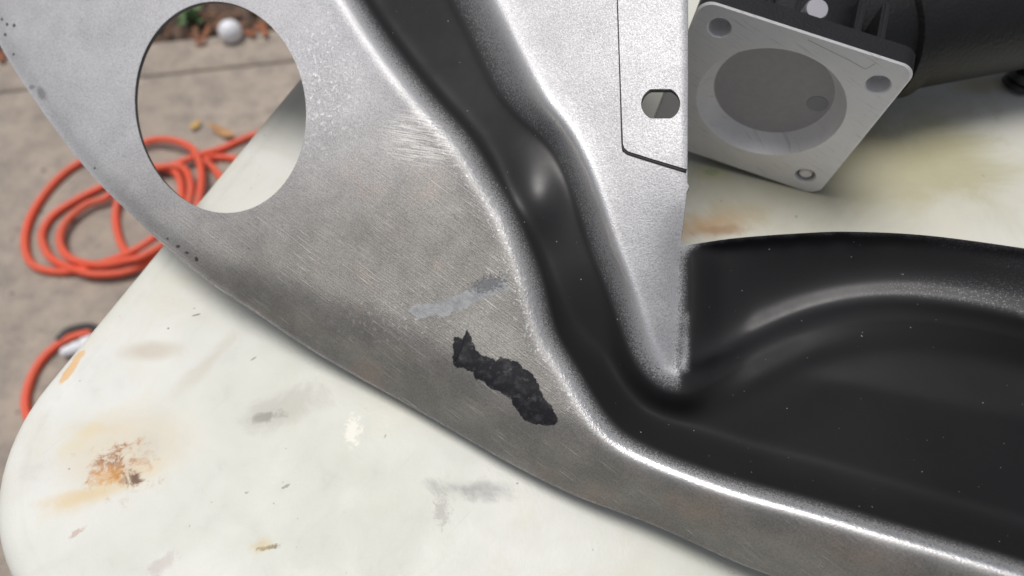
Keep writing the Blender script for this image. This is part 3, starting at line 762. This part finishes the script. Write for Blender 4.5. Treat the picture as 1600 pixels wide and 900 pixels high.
for c_ in cuts:
    md = fo.modifiers.new('cut', 'BOOLEAN'); md.operation = 'DIFFERENCE'; md.object = c_; md.solver = 'EXACT'
dg = bpy.context.evaluated_depsgraph_get(); me = bpy.data.meshes.new_from_object(fo.evaluated_get(dg)); fo.modifiers.clear(); fo.data = me
for c_ in cuts: bpy.data.objects.remove(c_)
for p in me.polygons:
    c = p.center; outer = max(abs(c.x), abs(c.y)) > SIDE / 2 - .0012 or (math.hypot(max(abs(c.x) - SIDE / 2 + .0065, 0), max(abs(c.y) - SIDE / 2 + .0065, 0)) > .0058)
    p.material_index = 1 if (outer and p.normal.z < .3) or c.z < -.0104 else 0
    if p.material_index == 0 and -.0104 < c.z < -.0087 and math.hypot(c.x - bc[0], c.y - bc[1]) < BR_ * .93: p.material_index = 2
if len(me.materials) < 3:
    me.materials.clear(); [me.materials.append(q_) for q_ in (M_mach, M_cast, M_floor)]
print('flange mats', len(me.materials))
bpy.context.view_layer.update()
fo.matrix_world = FM; smooth_by_angle(fo, 30); bpy.context.view_layer.update()
fo.parent = cast; fo.matrix_parent_inverse = cast.matrix_world.inverted()
# bright bolt end seen in the lower hole
def cyl(name, c, r, z0, z1, mats, seg=32, bev=.0006):
    o = lathe_pts([(r - bev, z0), (r, z0 + bev), (r, z1 - bev), (r - bev, z1)], (0, 0, 0), (0, 0, 1), name, mats, cast, seg)
    o.data.transform(FM @ Matrix.Translation((c[0], c[1], 0))); return o
cyl('bolt_stud', boltc[2], .0030, -.0094, -.0012, [M_mach], 20)
cyl('side_hole_disc', (bc[0] + BR_ * .63, bc[1] + BR_ * .04), .0046, -.0095, -.0088, [simple('side_hole_grey', (.25, .25, .27), .5, .3)], 28, .0002)  # flat darker disc standing in for the shade of a small side hole
sc_l = [Vector((*local(p), .00002)) for p in ((1262, 62), (1290, 76), (1325, 93), (1352, 108), (1360, 104), (1368, 99))]
tube('scribe_mark', [FM @ q_ for q_ in sc_l], .00009, [simple('scribe_grey', (.25, .25, .25), .6)], cast, seg=6)
# body behind the flange
def box(name, u, v_, z, mats, bev=.002):
    bm = bmesh.new(); bmesh.ops.create_cube(bm, size=1)
    for q_ in bm.verts: q_.co = Vector((u[0] + (q_.co.x + .5) * (u[1] - u[0]), v_[0] + (q_.co.y + .5) * (v_[1] - v_[0]), z[0] + (q_.co.z + .5) * (z[1] - z[0])))
    bmesh.ops.bevel(bm, geom=list(bm.edges), offset=bev, segments=3, affect='EDGES')
    o = from_bm(name, bm, mats, cast, frame=FM); smooth_by_angle(o, 40); return o
hs = SIDE / 2
cyl('neck', (0, 0), .034, -.060, -FT + .0001, [M_cast], 48, .002)
box('body_block', (-hs * .8, hs * .55), (-hs * .85, hs * .35), (-.12, -.045), [M_cast], .005)
for k, uu in enumerate((-.030, -.018, -.006, .020, .030)):
    box('rib', (uu, uu + .0032), (-hs * .5, hs * .78), (-.046, -FT + .0008), [M_cast], .001)
o = lathe_pts([(.0048, 0), (.0048, .022), (.0042, .0228)], (0, 0, 0), (0, 0, 1), 'pin', [simple('pin_steel', (.36, .36, .39), .4, .7)], cast, 28)
pp_ = at_depth(np.array(1276.), np.array(15.), np.array(.2985)); ax = (Vector(ev) * .9 + Vector(en) * .35).normalized()
o.data.transform(Matrix.Translation(Vector(pp_) - ax * .022) @ ax.to_track_quat('Z', 'Y').to_matrix().to_4x4())
# long tube
b0 = on_level(1420., 141., TABLE_Z + .022); b1 = on_level(1606., 107., TABLE_Z + .022); td = b1 - b0; td /= np.linalg.norm(td)
TRAD = .030; vd = (b0 + b1) / 2 - CAM; vd /= np.linalg.norm(vd); perp = np.cross(td, vd); perp /= np.linalg.norm(perp)
if perp[2] < 0: perp = -perp
a0 = b0 + perp * TRAD - td * .06; print('tube axis height', a0[2])
M_tube = simple('black_tube_paint', (.012, .012, .013), .45, vary=.3, scale=90, bump=.0004, spec=.3)
lathe_pts([(TRAD - .002, 0), (TRAD, .002), (TRAD, .31), (TRAD - .002, .312)], a0, td, 'tube', [M_tube], cast, 56)
lathe_pts([(TRAD + .0005, 0), (TRAD + .003, .001), (TRAD + .003, .010), (TRAD + .0005, .011)], a0 + td * .045, td, 'collar', [M_tube], cast, 56)
for dz, of in ((.030, .0), (.024, .012)):
    s_ = a0 + perp * (TRAD - .002) * .55 - vd * TRAD * .82 + perp * of
    tube('casting_rib', [s_ + td * .02, s_ + td * .30], .0035, [M_tube], cast, seg=10)
k0 = on_level(1597., 122., TABLE_Z + .006)
lathe_pts([(.006, 0), (.0085, .001), (.0085, .004), (.007, .005), (.0085, .006), (.0085, .010), (.006, .012)], k0 + np.array([.0, 0, -.006]), (0.15, .1, 1), 'rubber_foot', [M_blk], cast, 24)
